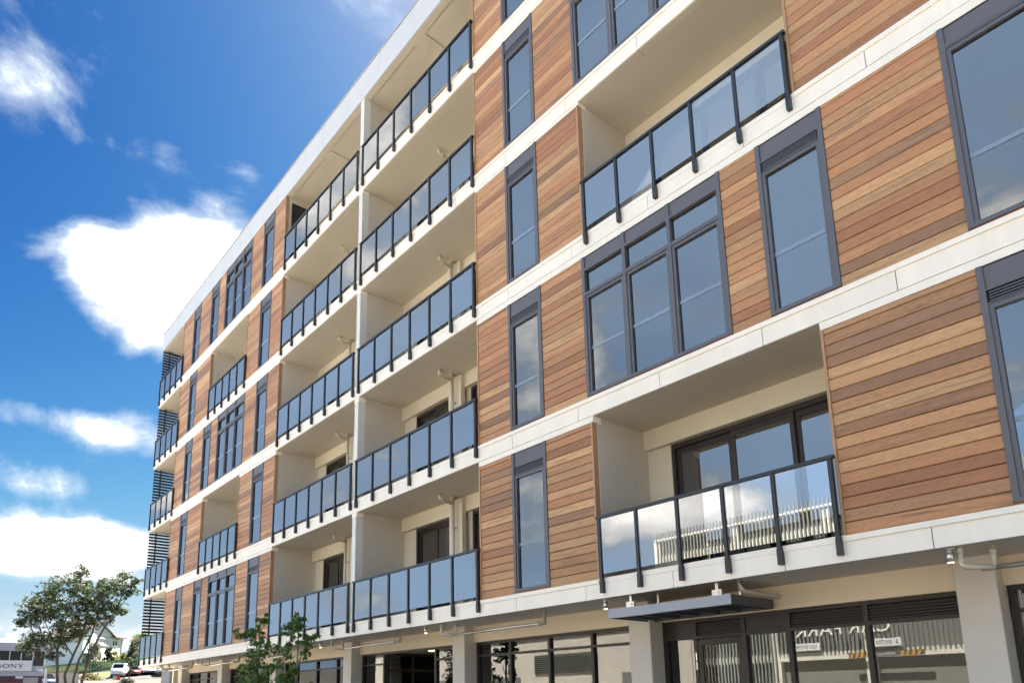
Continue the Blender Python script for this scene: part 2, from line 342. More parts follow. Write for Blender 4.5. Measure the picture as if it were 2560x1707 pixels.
# cladding ----------------------------------------------------------
PITCH = .1467
def panels(i):
    if i % 2 == 0:
        left = [(e0, N1[0]), (N1[1], N2[0]), (N2[1], BL_[0]), (BL_[1], TT[0]), (TT[1], p0)]
        right = [(a0, AA[0]), (AA[1], bb), (cc_, E0), (E0+.89, 12.2), (12.2, XR)]
    else:
        left = [(e0, N1[0]), (N1[1], s0), (s1, TT[0]), (TT[1], p0)]
        right = [(a0, AA[0]), (AA[1], BR[0]), (BR[1], DD[0]), (DD[1], E0), (E0+2.6, 12.6), (12.6, XR)]
    return left+right
def board_profile(h): return [(.022, .007), (.009, .007), (0, .015), (0, h-.006), (.006, h-.001), (.022, h-.001)]
BMESH = {}
def bmesh_(Lx, h):
    k = (round(Lx, 3), round(h, 3))
    if k not in BMESH:
        m = MB().prism(board_profile(h), 0, Lx, 0); me = D.meshes.new('board'); me.from_pydata(m.v, [], m.f); me.materials.append(WOOD); BMESH[k] = me
    return BMESH[k]
todo = []
for i in range(5):
    zb, zt = FT[i]+.002, SB[i]-.002
    for (x0, x1) in panels(i):
        t0 = any(abs(x0-b[1]) < .01 for b in bays(i)); t1 = any(abs(x1-b[0]) < .01 for b in bays(i))
        pn = box('timber_panel', BACKW, BLD, x0-(.0 if t0 else .01), x1+(-.001 if t1 else .01), .036, .109 if t1 else .2, FT[i]-.005, SB[i]+.01)
        if t0: MB().box(x0-.012, x0+.022, -.004, .205, zb, zt).build('corner_trim', TRIM, pn)
        if t1: MB().box(x1-.022, x1+.012, -.004, .11, zb, zt).build('corner_trim', TRIM, pn)
        ax = x0+(.024 if t0 else .004); bx = x1-(.024 if t1 else .004)
        z = zb
        while z < zt-.02:
            h = min(PITCH, zt-z); cx = Vector(((ax+bx)/2, 0, z)); d = cx-C0; dep = d.dot(FV)
            vis = dep > 0 and 0 < 1252+1772*d.dot(RV)/dep+0 < 2700 and -150 < 1383-1772*d.dot(UV_)/dep < 1750
            area = (bx-ax)*h*abs(d.y)/d.length**3 if vis else 0
            todo.append((area, pn, ax, bx, z, h)); z += PITCH
todo.sort(key=lambda t: -t[0])
stuff = MB()
for k, (ar, pn, ax, bx, z, h) in enumerate(todo):
    y = .011+rnd.uniform(-.0015, .0015)
    if k < 300:
        o = D.objects.new('board', bmesh_(bx-ax, h)); COL.objects.link(o); o.parent = pn; o.location = Vector((ax, y, z))-wl(pn)
    else: stuff.prism([(p[0]+y, p[1]+z) for p in board_profile(h)], ax, bx, 0)
so = stuff.build('board', WOOD, BLD); so['kind'] = 'stuff'

# windows -------------------------------------------------------------
def louvre(m, x0, x1, z0, z1, k, y=.012):
    st = (z1-z0)/k
    for j in range(k):
        z = z0+j*st; m.prism([(y, z+st*.08), (y, z+st*.5), (y+.022, z+st*.62), (y+.022, z+st*.2)], x0, x1, 0)
    return m
def pane(x0, x1, z0, z1, par, y=.05, mat=None): box('glass_pane', mat or WGL, par, x0, x1, y, y+.006, z0, z1)
def tall(x0, x1, i, lv=True, curtain=False):
    zb, zt = FT[i], SB[i]; w = empty('window', ((x0+x1)/2, 0, zb), BLD); J = .06
    f = MB().box(x0, x0+J, -.006, .11, zb+.035, zt).box(x1-J, x1, -.006, .11, zb+.035, zt).box(x0+J, x1-J, -.004, .11, zb+.035, zb+.085)
    f.box(x0+J, x1-J, .004, .10, zt-.285, zt-.255)
    gt = zt-.49
    f.box(x0+J, x0+J+.045, .012, .09, zb+.0855, gt+.05).box(x1-J-.045, x1-J, .012, .09, zb+.0855, gt+.05).box(x0+J+.045, x1-J-.045, .013, .09, gt, gt+.05)
    f.box(x0+J, x1-J, .004, .10, gt+.0505, gt+.065)
    f.build('frame', FRAME, w)
    if lv:
        box('spandrel_panel', SPAND, w, x0+J, x1-J, .018, .06, zt-.2545, zt-.006)
        m = MB(); louvre(m, x0+J+.02, x1-J-.02, gt+.075, zt-.29, 4).build('louvre', FRAME, w)
        box('louvre_backing', SHADOW, w, x0+J, x1-J, .075, .1, gt+.065, zt-.286)
    else: box('spandrel_panel', SPAND, w, x0+J, x1-J, .018, .06, gt+.066, zt-.286); box('spandrel_panel', SPAND, w, x0+J, x1-J, .018, .06, zt-.2545, zt-.006)
    box('head_shadow_strip', SHADOW, w, x0+.01, x1-.01, .012, .04, zt-.014, zt-.0005)  # dark strip standing in for the shadow line under the band
    pane(x0+J+.046, x1-J-.046, zb+.086, gt, w)
    box('mid_rail', MIDR, w, x0+J+.05, x1-J-.05, .043, .0495, zb+.845, zb+.90)
    box('sill', SILLW, w, x0, x1, .012, .1, zb, zb+.034)
    if curtain or rnd.random() < .3:
        CX0 = x0 if (curtain or rnd.random() < .5) else (x0+x1)/2
        x0 = CX0
        m = MB(); k = 26
        for j in range(k):
            xa = x0+.1+(x1-x0-.2)*j/k; xb = x0+.1+(x1-x0-.2)*(j+1)/k; m.quad((xa, .22+.02*(j % 2), zb+.05), (xb, .22+.02*((j+1) % 2), zb+.05), (xb, .22+.02*((j+1) % 2), zt-.3), (xa, .22+.02*(j % 2), zt-.3))
        m.build('curtain', CURT, w)
def bigw(x0, x1, i, cols=3, trans=True):
    zb, zt = FT[i], SB[i]; w = empty('window', ((x0+x1)/2, 0, zb), BLD); J = .06; f = MB(); wd = (x1-x0-J)/cols
    sp = MB(); z_sp = zt-.215; z_t0, z_t1 = zt-.755, zt-.665
    f.box(x0, x0+J, -.006, .11, zb+.035, zt).box(x1-J, x1, -.006, .11, zb+.035, zt).box(x0+J, x1-J, -.0035, .11, zb+.035, zb+.085)
    f.box(x0+J, x1-J, -.002, .10, z_sp-.05, z_sp)
    if trans: f.box(x0+J, x1-J, -.0025, .10, z_t0+.03, z_t1)
    for c in range(cols):
        xa = x0+J+c*wd; xb = xa+wd-J
        if c: f.box(xa-J, xa, -.005, .11, zb+.0855, zt-.001)
        box('spandrel_panel', SPAND, w, xa, xb, .018, .06, z_sp+.0005, zt-.006)
        top = z_t0 if trans else z_sp-.1
        f.box(xa+.0003, xa+.045, .012, .09, zb+.0855, top+.0295).box(xb-.045, xb-.0003, .012, .09, zb+.0855, top+.0295).box(xa+.045, xb-.045, .013, .09, top-.02, top+.0295)
        pane(xa+.046, xb-.046, zb+.086, top-.021, w)
        if trans: pane(xa+.001, xb-.001, z_t1+.001, z_sp-.051, w, .055)
        box('mid_rail', MIDR, w, xa+.05, xb-.05, .043, .0495, zb+.845, zb+.90)
    if not trans: f.box(x0+J, x1-J, .002, .1, z_sp-.0995+.03, z_sp-.0505)
    f.build('frame', FRAME, w); box('head_shadow_strip', SHADOW, w, x0+.01, x1-.01, .012, .04, zt-.014, zt-.0005)  # frame, then the painted shadow line along the window head
    box('sill', SILLW, w, x0, x1, .012, .1, zb, zb+.034)
for i in range(5):
    tall(*AA, i, True, i == 0); tall(*TT, i); tall(*N1, i, i % 2 == 1)
    if i % 2 == 0:
        tall(*N2, i); bigw(*BL_, i); tall(E0, E0+.887, i)
    else: bigw(*BR, i); tall(*DD, i); bigw(E0, E0+2.6, i, 3, False)
# pale structural columns and ceiling lights inside
for i in range(5):
    for x in ((-14.1,) if i % 2 == 0 else (3.75,)): box('interior_column', INT, BLD, x-.2, x+.2, .7, 1.1, FT[i]+.005, FB[i+1]+.01)
for i in range(5):
    for x in (1.35, 3.3, 4.2, 5.1, 6.5, 8.9, 9.8):
        if i % 2 == 0 and bb < x < 8: continue
        box('ceiling_light', LAMPW, BLD, x-.06, x+.06, 1.15, 1.165, FB[i+1]-.02, FB[i+1]+.008)

# balconies -----------------------------------------------------------
def railing(xs, i):
    zf = FT[i]; r = empty('balcony_railing', ((xs[0]+xs[-1])/2, -.04, zf), BLD)
    for x in xs:
        m = MB().box(x-.024, x+.024, -.068, -.014, zf-.2, zf+.93).box(x-.028, x+.028, -.072, -.0005, zf-.228, zf-.03)
        for z in (zf-.075, zf-.175): m.tube([(x, -.075, z), (x, -.066, z)], .009, 6)
        m.build('post', BLACK, r)
    MB().box(xs[0]-.05, xs[-1]+.05, -.075, -.012, zf+.93, zf+.972).build('handrail', BLACK, r)
    for a, b in zip(xs[:-1], xs[1:]):
        g = box('glass_pane', RGB_, r, a+.03, b-.03, -.046, -.036, zf+.062, zf+.925); g.data.materials.append(RGL); g.data.polygons[2].material_index = 1
def ls(a, b, k): return [a+(b-a)*j/(k-1) for j in range(k)]
def sdoor(x0, x1, i, leafs, y=1.40, ztop=None, blinds=False):
    zb = FT[i]; zt = ztop or FB[i+1]-.33; d = empty('sliding_door', ((x0+x1)/2, y, zb), BLD)
    f = MB().box(x0, x0+.06, y, y+.12, zb, zt).box(x1-.06, x1, y, y+.12, zb, zt).box(x0+.06, x1-.06, y-.001, y+.12, zt-.08, zt)
    wd = (x1-x0-.12)/leafs
    for k in range(leafs):
        xa = x0+.06+wd*k; xb = xa+wd; yy = y+(.015 if k % 2 else .06)
        f.box(xa, xa+.07, yy, yy+.04, zb, zt-.0805).box(xb-.07, xb, yy, yy+.04, zb, zt-.0805).box(xa+.07, xb-.07, yy, yy+.04, zt-.16, zt-.0805).box(xa+.07, xb-.07, yy, yy+.04, zb, zb+.1)
        box('glass_pane', WGL, d, xa+.07, xb-.07, yy+.015, yy+.022, zb+.1, zt-.16)
        if blinds:
            m = MB()
            for q in range(28): m.prism([(yy+.12, zb+.15+q*.075), (yy+.15, zb+.15+q*.075+.05), (yy+.152, zb+.15+q*.075+.05), (yy+.122, zb+.15+q*.075)], xa+.07, xb-.07, 0)
            m.build('blind', BLIND, d)
    f.build('frame', DFRAME, d)
def recess(x0, x1, i, doors, left=PART):
    """back wall, lintel and side walls of a recessed balcony; doors = [(xa, xb, leafs)]"""
    zb, zt = FT[i]+.004, FB[i+1]+.012
    if i == 4: zt = 18.44
    y = 1.40; cur = x0; m = MB(); zl = zt-.345
    cur = x0 = x0-.03
    for (xa, xb, k) in doors:
        m.box(cur, xa, y, y+.12, zb, zl); cur = xb
    m.box(cur, x1, y, y+.12, zb, zl); m.box(x0, x1, 1.30, y+.12, zl, zt); m.build('balcony_wall', CREAM, BLD)
    for (xa, xb, k) in doors: sdoor(xa, xb, i, k, 1.42, zl-.002, k == 2)
def sidewall(x0, x1, i, mat=PART, ys=.206):
    zb, zt = FT[i]+.004, FB[i+1]+.011
    if i == 4: zt = 18.439
    MB().box(x0, x1, ys, 1.055, zb, zt).box(x0, x1, 1.061, 1.40, zb, zt).box(x0+.006, x1-.006, 1.05, 1.065, zb, zt).build('partition', mat, BLD)
def bay(x0, x1, i):                                  # the deep double bays
    o = x0-qr
    recess(x0, x1, i, [(-4.26+o, -2.62+o, 2), (-2.0+o, -.5+o, 2)])
    sh = MB().box(-2.58+o, -2.10+o, 1.19, 1.31, FT[i]+.004, FB[i+1]-.03).build('riser_box', CREAM, BLD)
    zc = FB[i+1]+.01
    if i < 4:
        px = -2.305+o; p = empty('downpipe', (px, 1.1, FT[i]), BLD)
        MB().tube([(px, .73, zc), (px, .73, zc-.11), (px, .755, zc-.135), (px, 1.05, zc-.155)], .037, 10).build('pipe', PVC, p, True)
        MB().tube([(px, 1.09, zc), (px, 1.09, FT[i])], .04, 10).tube([(px, 1.09, zc), (px, 1.09, zc-.015)], .07, 12).tube([(px, .82, zc-.135), (px, .86, zc-.138)], .047, 10).tube([(px, 1.0, zc-.15), (px, 1.04, zc-.152)], .047, 10).build('pipe', PVC, p, True)
        for z in (FT[i]+1.95, FT[i]+.5): MB().tube([(px, 1.09, z), (px, 1.09, z+.03)], .052, 10).box(px-.02, px+.02, 1.1, 1.19, z, z+.03).build('bracket', PVC, p)
    # ceiling strip under the roof
    if i == 4: box('ceiling_beam', SOFF, BLD, -2.56+o, -2.14+o, .2, 1.30, 18.405, 18.4405)
for i in range(5):
    bay(qr, a0, i); bay(p0+.05, ql, i)
    railing(ls(-4.71, -.045, 7), i); railing(ls(-9.63, -4.995, 7), i)
    zt = SB[i] if i < 4 else 18.42
    zf = FT[i]
    box('divider', QSTR, BLD, ql, qr, .008, .205, zf+.002, zt-.001)
    sidewall(ql+.003, qr-.003, i)
    sidewall(p0+.0, p0+.022, i, PART, .112); sidewall(a0-.05, a0+.035, i, CREAM)
    railing(ls(-23.36, -20.1, 5), i)
    recess(XL+.2, e0, i, [(-22.6, -20.9, 2)]); sidewall(e0-.05, e0-.005, i, CREAM)
    if i % 2 == 0:
        railing(ls(3.0, 6.615, 6), i); recess(bb+.05, cc_, i, [(3.40, 6.63, 3)]); sidewall(bb+.0, bb+.022, i, PART, .112); sidewall(cc_+.0, cc_+.05, i, CREAM)
    else:
        railing(ls(-16.25, -12.65, 6), i); recess(s0+.05, s1, i, [(-15.6, -13.0, 3)]); sidewall(s0+.0, s0+.022, i, PART, .112); sidewall(s1+.0, s1+.05, i, CREAM)
# dark side window at the top left bay
w = empty('window', (p0+.05, .6, 17), BLD)
box('glass_pane', SHADOW, w, p0+.052, p0+.056, .22, 1.0, 16.2, 18.17); MB().box(p0+.05, p0+.064, .18, .22, 16.2, 18.2).box(p0+.05, p0+.064, 1.0, 1.04, 16.2, 18.2).box(p0+.05, p0+.064, .22, 1.0, 18.15, 18.2).build('frame', DFRAME, w)
# slatted sun screen on the left end
SLAT = paint('slat_black', (.022, .02, .022), .4)
for i in range(5):
    scn = empty('slat_screen', (XL+.06, .7, FT[i]), BLD); top = FB[i+1]-.02; bot = FT[i]+.12 if i else FT[i]+.95
    z = top-.09
    while z > bot:
        box('slat', SLAT, scn, XL+.0, XL+.0625, .012, 1.38, z, z+.084); z -= .1375
    box('post', SLAT, scn, XL+.063, XL+.11, .26, .31, bot, FB[i+1]+.01); box('post', SLAT, scn, XL+.063, XL+.11, 1.3, 1.35, bot, FB[i+1]+.01)

# ground floor ---------------------------------------------------------
COLX = [(-21.2, -20.72), (-16.55, -16.1), (-11.83, -11.4), (-7.05, -6.62), (-2.2, -1.78), (2.64, 3.07), (7.42, 7.83), (12.2, 12.6)]
for a, b in COLX: MB().prism([(a+.01, .97), (b-.01, .97), (b, .98), (b, 1.42), (a, 1.42), (a, .98)], .6, 3.712, 2).build('column', COLM, BLD)
for (a, b), (c, d) in zip(COLX[:-1], COLX[1:]): box('beam', BEAM, BLD, b-.002, c+.002, 1.225, 1.5, 3.378, 3.711)
GY = 1.29
def shop(x0, x1, mull, spec, zt=3.375, ztr=3.115, mat=DFRAME):
    """ground floor glazing: mull = inner mullion xs, spec = kind of each light (g glass over glass, l louvre over glass, p panel over glass, d louvre over door, o open)"""
    s = empty('shopfront', ((x0+x1)/2, GY, .6), BLD); f = MB(); X = [x0]+mull+[x1]
    f.box(x0, x1, GY+.001, GY+.1, zt-.05, zt)
    for k, x in enumerate(X):
        a, b = (x, x+.06) if k == 0 else (x-.06, x) if k == len(X)-1 else (x-.03, x+.03)
        f.box(a, b, GY, GY+.1, .72, zt-.05)
    for k, ty in enumerate(spec):
        xa = X[k]+(.06 if k == 0 else .03); xb = X[k+1]-(.06 if k == len(spec)-1 else .03)
        if ty == 'o': continue
        f.box(xa, xb, GY+.002, GY+.1, ztr-.045, ztr); f.box(xa, xb, GY+.002, GY+.1, .72, .86)
        zt_ = ztr+.001; 
        if ty == 'g': box('glass_pane', SGL, s, xa, xb, GY+.05, GY+.056, zt_, zt-.051)
        elif ty in 'ld':
            m = MB(); louvre(m, xa, xb, zt_+.01, zt-.06, 5, GY+.02).build('louvre', mat, s); box('louvre_backing', SHADOW, s, xa, xb, GY+.08, GY+.1, zt_, zt-.051)
        elif ty == 'p': box('spandrel_panel', mat, s, xa, xb, GY+.02, GY+.06, zt_, zt-.051)
        if ty == 'd':
            dr = MB().box(xa+.005, xa+.085, GY+.01, GY+.06, .74, ztr-.065).box(xb-.085, xb-.005, GY+.01, GY+.06, .74, ztr-.065).box(xa+.085, xb-.085, GY+.01, GY+.06, ztr-.15, ztr-.065).box(xa+.085, xb-.085, GY+.01, GY+.06, .87, 1.0).build('door', mat, s)
            box('glass_pane', SGL, dr, xa+.086, xb-.086, GY+.03, GY+.036, 1.0, ztr-.151); MB().box(xa-.028, xa-.008, GY-.012, GY, 2.6, 2.72).box(xa-.028, xa-.008, GY-.012, GY, 2.74, 2.86).box(xb-.06, xb-.03, GY-.05, GY-.02, 1.5, 1.8).build('hinge', STEEL, dr)
        else: box('glass_pane', SGL, s, xa, xb, GY+.05, GY+.056, .861, ztr-.046)
    f.build('frame', mat, s); return s
shop(-20.70, -16.56, [-19.68, -18.58, -17.5], 'gggg')
shop(-16.09, -11.84, [-15.0, -13.9, -12.9], 'gggg')
shop(-11.39, -7.06, [-10.6, -9.25, -8.02], 'lggg')
shop(-6.61, -2.21, [-5.53, -3.29], 'gog')
shop(-1.77, 2.63, [-.69, .43, 1.53], 'gggg')
shop(3.08, 7.41, [3.68, 4.52, 5.215, 6.27], 'pdpll')
shop(7.84, 12.19, [9.0, 10.1, 11.2], 'gggg')
# entrance lobby behind the open bay
lb = empty('entrance_lobby', (-4.4, 2.2, .72), BLD)
f = MB()
for (xa, ya, xb, yb) in ((-5.5, 1.4, -5.5, 2.9), (-5.5, 2.9, -3.2, 2.9)):
    for t in (0, .5, 1): f.box(xa+(xb-xa)*t-.03, xa+(xb-xa)*t+.03, ya+(yb-ya)*t-.03, ya+(yb-ya)*t+.03, .72, 3.37)
    for z in (.72, 2.9, 3.3): f.box(min(xa, xb)-.029, max(xa, xb)+.029, min(ya, yb)-.029, max(ya, yb)+.029, z, z+.07)
f.build('frame', DFRAME, lb); box('glass_pane', SGL, lb, -5.503, -5.497, 1.43, 2.87, .79, 3.3); box('glass_pane', SGL, lb, -5.47, -3.23, 2.897, 2.903, .79, 3.3)
box('lobby_ceiling', SOFF, lb, -5.55, -3.2, 1.5, 2.95, 3.37, 3.42); box('side_wall', COLM, lb, -3.26, -3.2, 1.4, 2.9, .72, 3.37)
MB().tube([(-4.3, 1.9, 3.372), (-4.3, 1.9, 3.362)], .07, 14).build('downlight', LAMP, lb)
# soffit downlights
for x in (-20.714, -16.34, -11.6, -6.72, -2.0, 2.89, 7.66):
    dl = MB().tube([(x, .14, 3.702), (x, .14, 3.685)], .06, 14).tube([(x, .14, 3.685), (x, .14, 3.55)], .036, 14).build('downlight', STEEL, BLD, True)
    MB().tube([(x, .14, 3.5495), (x, .14, 3.5485)], .029, 12).build('lamp', LAMP, dl)
# stormwater pipes below the soffit
for x in (-20.6, -15.9, -11.0, -6.19, -1.5, 7.75):
    pp = empty('stormwater_pipe', (x, .36, 3.5), BLD); ex = x+2.6
    m = MB().tube([(x, .18, 3.71), (x, .18, 3.53), (x+.025, .2, 3.49), (x+.24, .36, 3.475)], .027, 10).tube([(x, .18, 3.70), (x, .18, 3.65)], .034, 10).tube([(x, .18, 3.58), (x, .18, 3.545)], .033, 10)
    m.tube([(x+.24, .36, 3.71), (x+.24, .36, 3.49)], .027, 10).tube([(x+.24, .36, 3.67), (x+.24, .36, 3.62)], .034, 10)
    m.build('drop_pipe', PVC, pp, True)
    MB().tube([(x+.12, .36, 3.474), (ex, .36, 3.484)], .026, 12).build('pipe', STEEL, pp, True)
    MB().tube([(ex-.01, .36, 3.484), (ex+.07, .36, 3.484)], .042, 12).tube([(ex+.04, .36, 3.484), (ex+.04, .50, 3.50), (ex+.04, .52, 3.71)], .036, 10).build('elbow', PVC, pp, True)
# entrance canopy hung under the slab
cn = empty('canopy', (4.05, .5, 3.45), BLD)
ca, cb, cf, ck, cz0, cz1 = 3.03, 5.13, .02, 1.10, 3.38, 3.515
MB().box(ca, cb, cf, cf+.012, cz0, cz1).box(ca, cb, cf+.012, cf+.05, cz0, cz0+.008).build('front_channel', CANG, cn)
MB().box(ca, ca+.012, cf+.0125, ck, cz0, cz1-.001).box(cb-.012, cb, cf+.0125, ck, cz0, cz1-.001).box(ca+.012, cb-.012, ck-.012, ck, cz0, cz1-.001).build('side_channel', CAND, cn)
box('canopy_sheet', CAND, cn, ca+.0125, cb-.0125, cf+.0125, ck-.0125, cz1-.02, cz1-.004)
for k in range(6):
    x = ca+.12+k*.36; box('rib', CAND, cn, x, x+.05, cf+.06, ck-.02, cz0+.01, cz1-.021)
for x in (3.40, 4.87):
    MB().box(x-.02, x+.02, .12, .16, cz1-.003, 3.702).box(x-.045, x+.1, .07, .12, cz1-.003, cz1+.085).tube([(x+.05, .068, cz1+.045), (x+.05, .055, cz1+.045)], .018, 8).build('hanger', STEEL, cn)
for x in (3.7, 5.05): MB().tube([(x, .4, 3.71), (x, .4, cz1-.005)], .025, 8).build('hanger', STEEL, cn)
MB().tube([(5.14, .26, 3.71), (5.14, .26, 3.60), (5.14, .34, 3.57), (5.16, 1.0, 3.56), (5.16, 1.23, 3.56)], .036, 10).build('pipe', PVC, cn, True)

# ------------------------------------------------------------------ across the street (seen in the glass)
CP = empty('car_park_building', (-5, -26, .6)); tag(CP, 'pale car park building with upright metal battens across the street, mirrored in the shop windows', 'building')
BAT = paint('batten_grey_green', (.20, .215, .205), .5, .1, 2); CPW = paint('carpark_concrete', (.66, .65, .60), .75, .1, 1, bump=.1); CPD = paint('carpark_inside', (.10, .10, .10), .8); CPB = paint('carpark_back_wall', (.20, .195, .18), .8)
SIGNW = paint('sign_white', (.75, .76, .77), .5); SIGNT = paint('sign_grey_text', (.16, .2, .27), .5); HAZY = paint('hazard_orange', (.60, .30, .05), .5); TEXTW = paint('letter_white', (.82, .82, .80), .4)
CYF = -22.0
box('wall', CPB, CP, -12.3, 16, CYF-12, CYF-.4, .6, 10.0); box('roof', CPW, CP, -12.4, 16.1, CYF-12, CYF-.05, 10.0, 10.1)
for z in (3.9, 6.6, 9.2): box('slab_edge', CPW, CP, -12.3, 16, CYF-.4, CYF-.12, z-.35, z)
k = 0; x = -12.3
bt = MB()
while x < 16:
    z0 = 3.9 if -7.6 < x < 1.2 else 1.2
    bt.box(x, x+.07, CYF-.1, CYF-.03, z0, 10.4); x += .19
bo = bt.build('batten', BAT, CP); bo['kind'] = 'stuff'
for x in (-12.3, -7.7, -3.3, 1.2, 6, 11, 15.8): box('pillar', CPW, CP, x-.2, x+.2, CYF-.7, CYF-.11, .6, 10.0)
LOW = empty('workshop_building', (-28, -26, .6)); tag(LOW, 'low pale workshop with a band of horizontal louvres, across the street beside the car park', 'building')
box('wall', CPW, LOW, -46, -12.6, CYF-14, CYF-.2, .6, 6.2); box('roof', ROOFG, LOW, -46.3, -12.5, CYF-14, CYF+.1, 6.2, 6.5)
for (xa, xb) in ((-44, -38), (-34, -30), (-25, -19.4)):
    m = MB()
    for q in range(9): m.box(xa, xb, CYF-.2, CYF-.08, 3.55+q*.13, 3.60+q*.13)
    m.build('louvre', BAT, LOW); box('louvre_backing', CPD, LOW, xa, xb, CYF-.199, CYF-.17, 3.5, 4.75)
for xa in (-36.5, -29.5, -17.5): box('roller_door', BAT, LOW, xa, xa+3.0, CYF-.199, CYF-.15, .6, 3.4)
def text(name, s, mat, parent, x, y, z, size, width=None, face=1):
    """letters standing on a wall that faces +y (face=1) or +x (face=2); x, y, z is the middle of the baseline"""
    c = D.curves.new(name, 'FONT'); c.body = s; c.size = size; c.extrude = .01; c.align_x = 'CENTER'
    o = D.objects.new(name, c); COL.objects.link(o); bpy.context.view_layer.update()
    me = D.meshes.new_from_object(o); D.objects.remove(o); D.curves.remove(c)
    if width:
        w_ = max(v.co.x for v in me.vertices)-min(v.co.x for v in me.vertices); k_ = width/w_
        for v in me.vertices: v.co.x *= k_
    me.materials.clear(); me.materials.append(mat); o = D.objects.new(name, me); COL.objects.link(o); o.parent = parent; o.location = Vector((x, y, z))-wl(parent)
    o.rotation_euler = (R(90), 0, R(180) if face == 1 else R(90)); return o
text('lettering', 'CAR PARK', TEXTW, CP, -4.4, CYF+.03, 4.66, .8, 4.3)
for (xa, xb, s) in ((-6.85, -5.45, 'NO ENTRY'), (-3.1, -1.9, 'ENTRY')):
    sg = box('sign', SIGNW, CP, xa, xb, CYF-.02, CYF+.02, 4.0, 4.34); text('lettering', s, SIGNT, sg, (xa+xb)/2-(.0 if s[0] == 'N' else .12), CYF+.022, 4.08, .26, 1.15 if s[0] == 'N' else .68)
ar = MB().box(-2.09, -2.05, CYF+.021, CYF+.03, 4.12, 4.28); ar.prism([(-2.14, 4.15), (-2.0, 4.15), (-2.07, 4.06)], CYF+.021, CYF+.03, 1); ar.build('arrow', SIGNT, CP)
hb = box('height_bar', CPD, CP, -4.1, -1.0, CYF+.1, CYF+.16, 3.55, 3.78)
for side in (-4.05, -1.95):
    for q in range(4):
        x = side+q*.22; MB().prism([(x, 3.56), (x+.11, 3.56), (x+.2, 3.77), (x+.09, 3.77)], CYF+.161, CYF+.168, 1).build('hazard_stripe', HAZY, hb)
text('lettering', 'MAXIMUM HEIGHT', TEXTW, hb, -2.55, CYF+.162, 3.62, .11, .8)

# ------------------------------------------------------------------ plants
BARK = paint('bark', (.115, .09, .075), .9, .35, 7, bump=.5, bscale=30, streak=.2)
BARKP = paint('bark_pale', (.26, .22, .18), .9, .3, 8, bump=.4, bscale=30)
def rot_leaf(m, p, s, asp=.5, droop=0):
    a = Vector((rnd.gauss(0, 1), rnd.gauss(0, 1), rnd.gauss(0, .7)-droop)).normalized(); b = a.orthogonal().normalized(); b = (Matrix.Rotation(rnd.uniform(0, 6.28), 3, a) @ b)
    c = a.cross(b)
    m.quad(p-a*s*.5, p+b*s*asp*.5+c*s*.06, p+a*s*.5, p-b*s*asp*.5+c*s*.06)
def clump(m, c, r, k, s, asp=.5, flat=.8, droop=0):
    for _ in range(k):
        while True:
            q = Vector((rnd.uniform(-1, 1), rnd.uniform(-1, 1), rnd.uniform(-1, 1)))
            if q.length < 1 and q.length > rnd.random()*.75: break
        rot_leaf(m, c+Vector((q.x*r, q.y*r, q.z*r*flat)), s*rnd.uniform(.6, 1.3), asp, droop)
LEAF_A = leafm('leaf_grey_green', (.022, .042, .020), (.052, .085, .032), (.12, .145, .05))
LEAF_B = leafm('leaf_fresh', (.05, .11, .02), (.095, .19, .032), (.16, .27, .05))
LEAF_D = leafm('leaf_dark', (.010, .022, .012), (.022, .042, .018), (.045, .07, .03))
LEAF_Y = leafm('leaf_yellow', (.10, .13, .015), (.20, .22, .02), (.33, .32, .04))
LEAF_S = leafm('leaf_silver', (.06, .075, .045), (.14, .15, .10), (.24, .24, .18))
# the big tree down the street
TX, TY = -65.5, 4.6; tb = gz(TX, TY)
T = empty('street_tree', (TX, TY, tb)); tag(T, 'tall many stemmed tree with open grey-green crown in front of the white house', 'tree')
LAT = Vector((.17, .985, 0)); DPT = Vector((-.985, .17, 0))
def tp(u, v, d=0): return Vector((TX, TY, 0))+LAT*((u-170)/27.3)+DPT*d+Vector((0, 0, (1757-v)/27.3+2.29))
CL = [(171, 1435, 13), (158, 1455, 16), (120, 1465, 18), (108, 1481, 12), (181, 1458, 12), (120, 1498, 16), (87, 1510, 18), (70, 1530, 18), (101, 1530, 23), (123, 1545, 22), (81, 1556, 18), (159, 1481, 15), (188, 1481, 17), (191, 1498, 18), (226, 1455, 14), (253, 1446, 15), (272, 1433, 13), (294, 1448, 13), (288, 1475, 14), (260, 1468, 18), (231, 1472, 18), (226, 1495, 22), (249, 1510, 16), (181, 1510, 20), (159, 1553, 18), (195, 1527, 20), (224, 1530, 18), (265, 1530, 11), (171, 1571, 16), (87, 1603, 20), (108, 1607, 20), (152, 1603, 18), (68, 1617, 13), (181, 1588, 12), (135, 1575, 13), (130, 1640, 12), (60, 1565, 8), (145, 1515, 14), (205, 1555, 14), (240, 1545, 10)]
stems = [[(190, 1790), (196, 1707), (205, 1660), (222, 1600), (235, 1570), (258, 1525), (272, 1470), (280, 1440)], [(182, 1790), (178, 1700), (186, 1650), (208, 1590), (216, 1540), (222, 1480)], [(150, 1800), (143, 1700), (137, 1630), (143, 1580), (152, 1530), (160, 1450)], [(176, 1790), (158, 1690), (172, 1640), (190, 1585), (195, 1520), (190, 1480)], [(140, 1640), (120, 1590), (100, 1550), (80, 1525)], [(150, 1540), (130, 1500), (115, 1468)], [(250, 1540), (275, 1500), (290, 1470)], [(215, 1545), (235, 1500), (255, 1460)], [(170, 1640), (150, 1610), (110, 1600), (88, 1602)]]
tm = MB()
for k, st in enumerate(stems):
    dd = rnd.uniform(-.6, .6); r0 = .15 if k < 4 else .07
    tm.tube([tp(u, v, dd*j/len(st)*1.5) for j, (u, v) in enumerate(st)], [r0*(1-.78*j/(len(st)-1)) for j in range(len(st))], 7)
lv = MB()
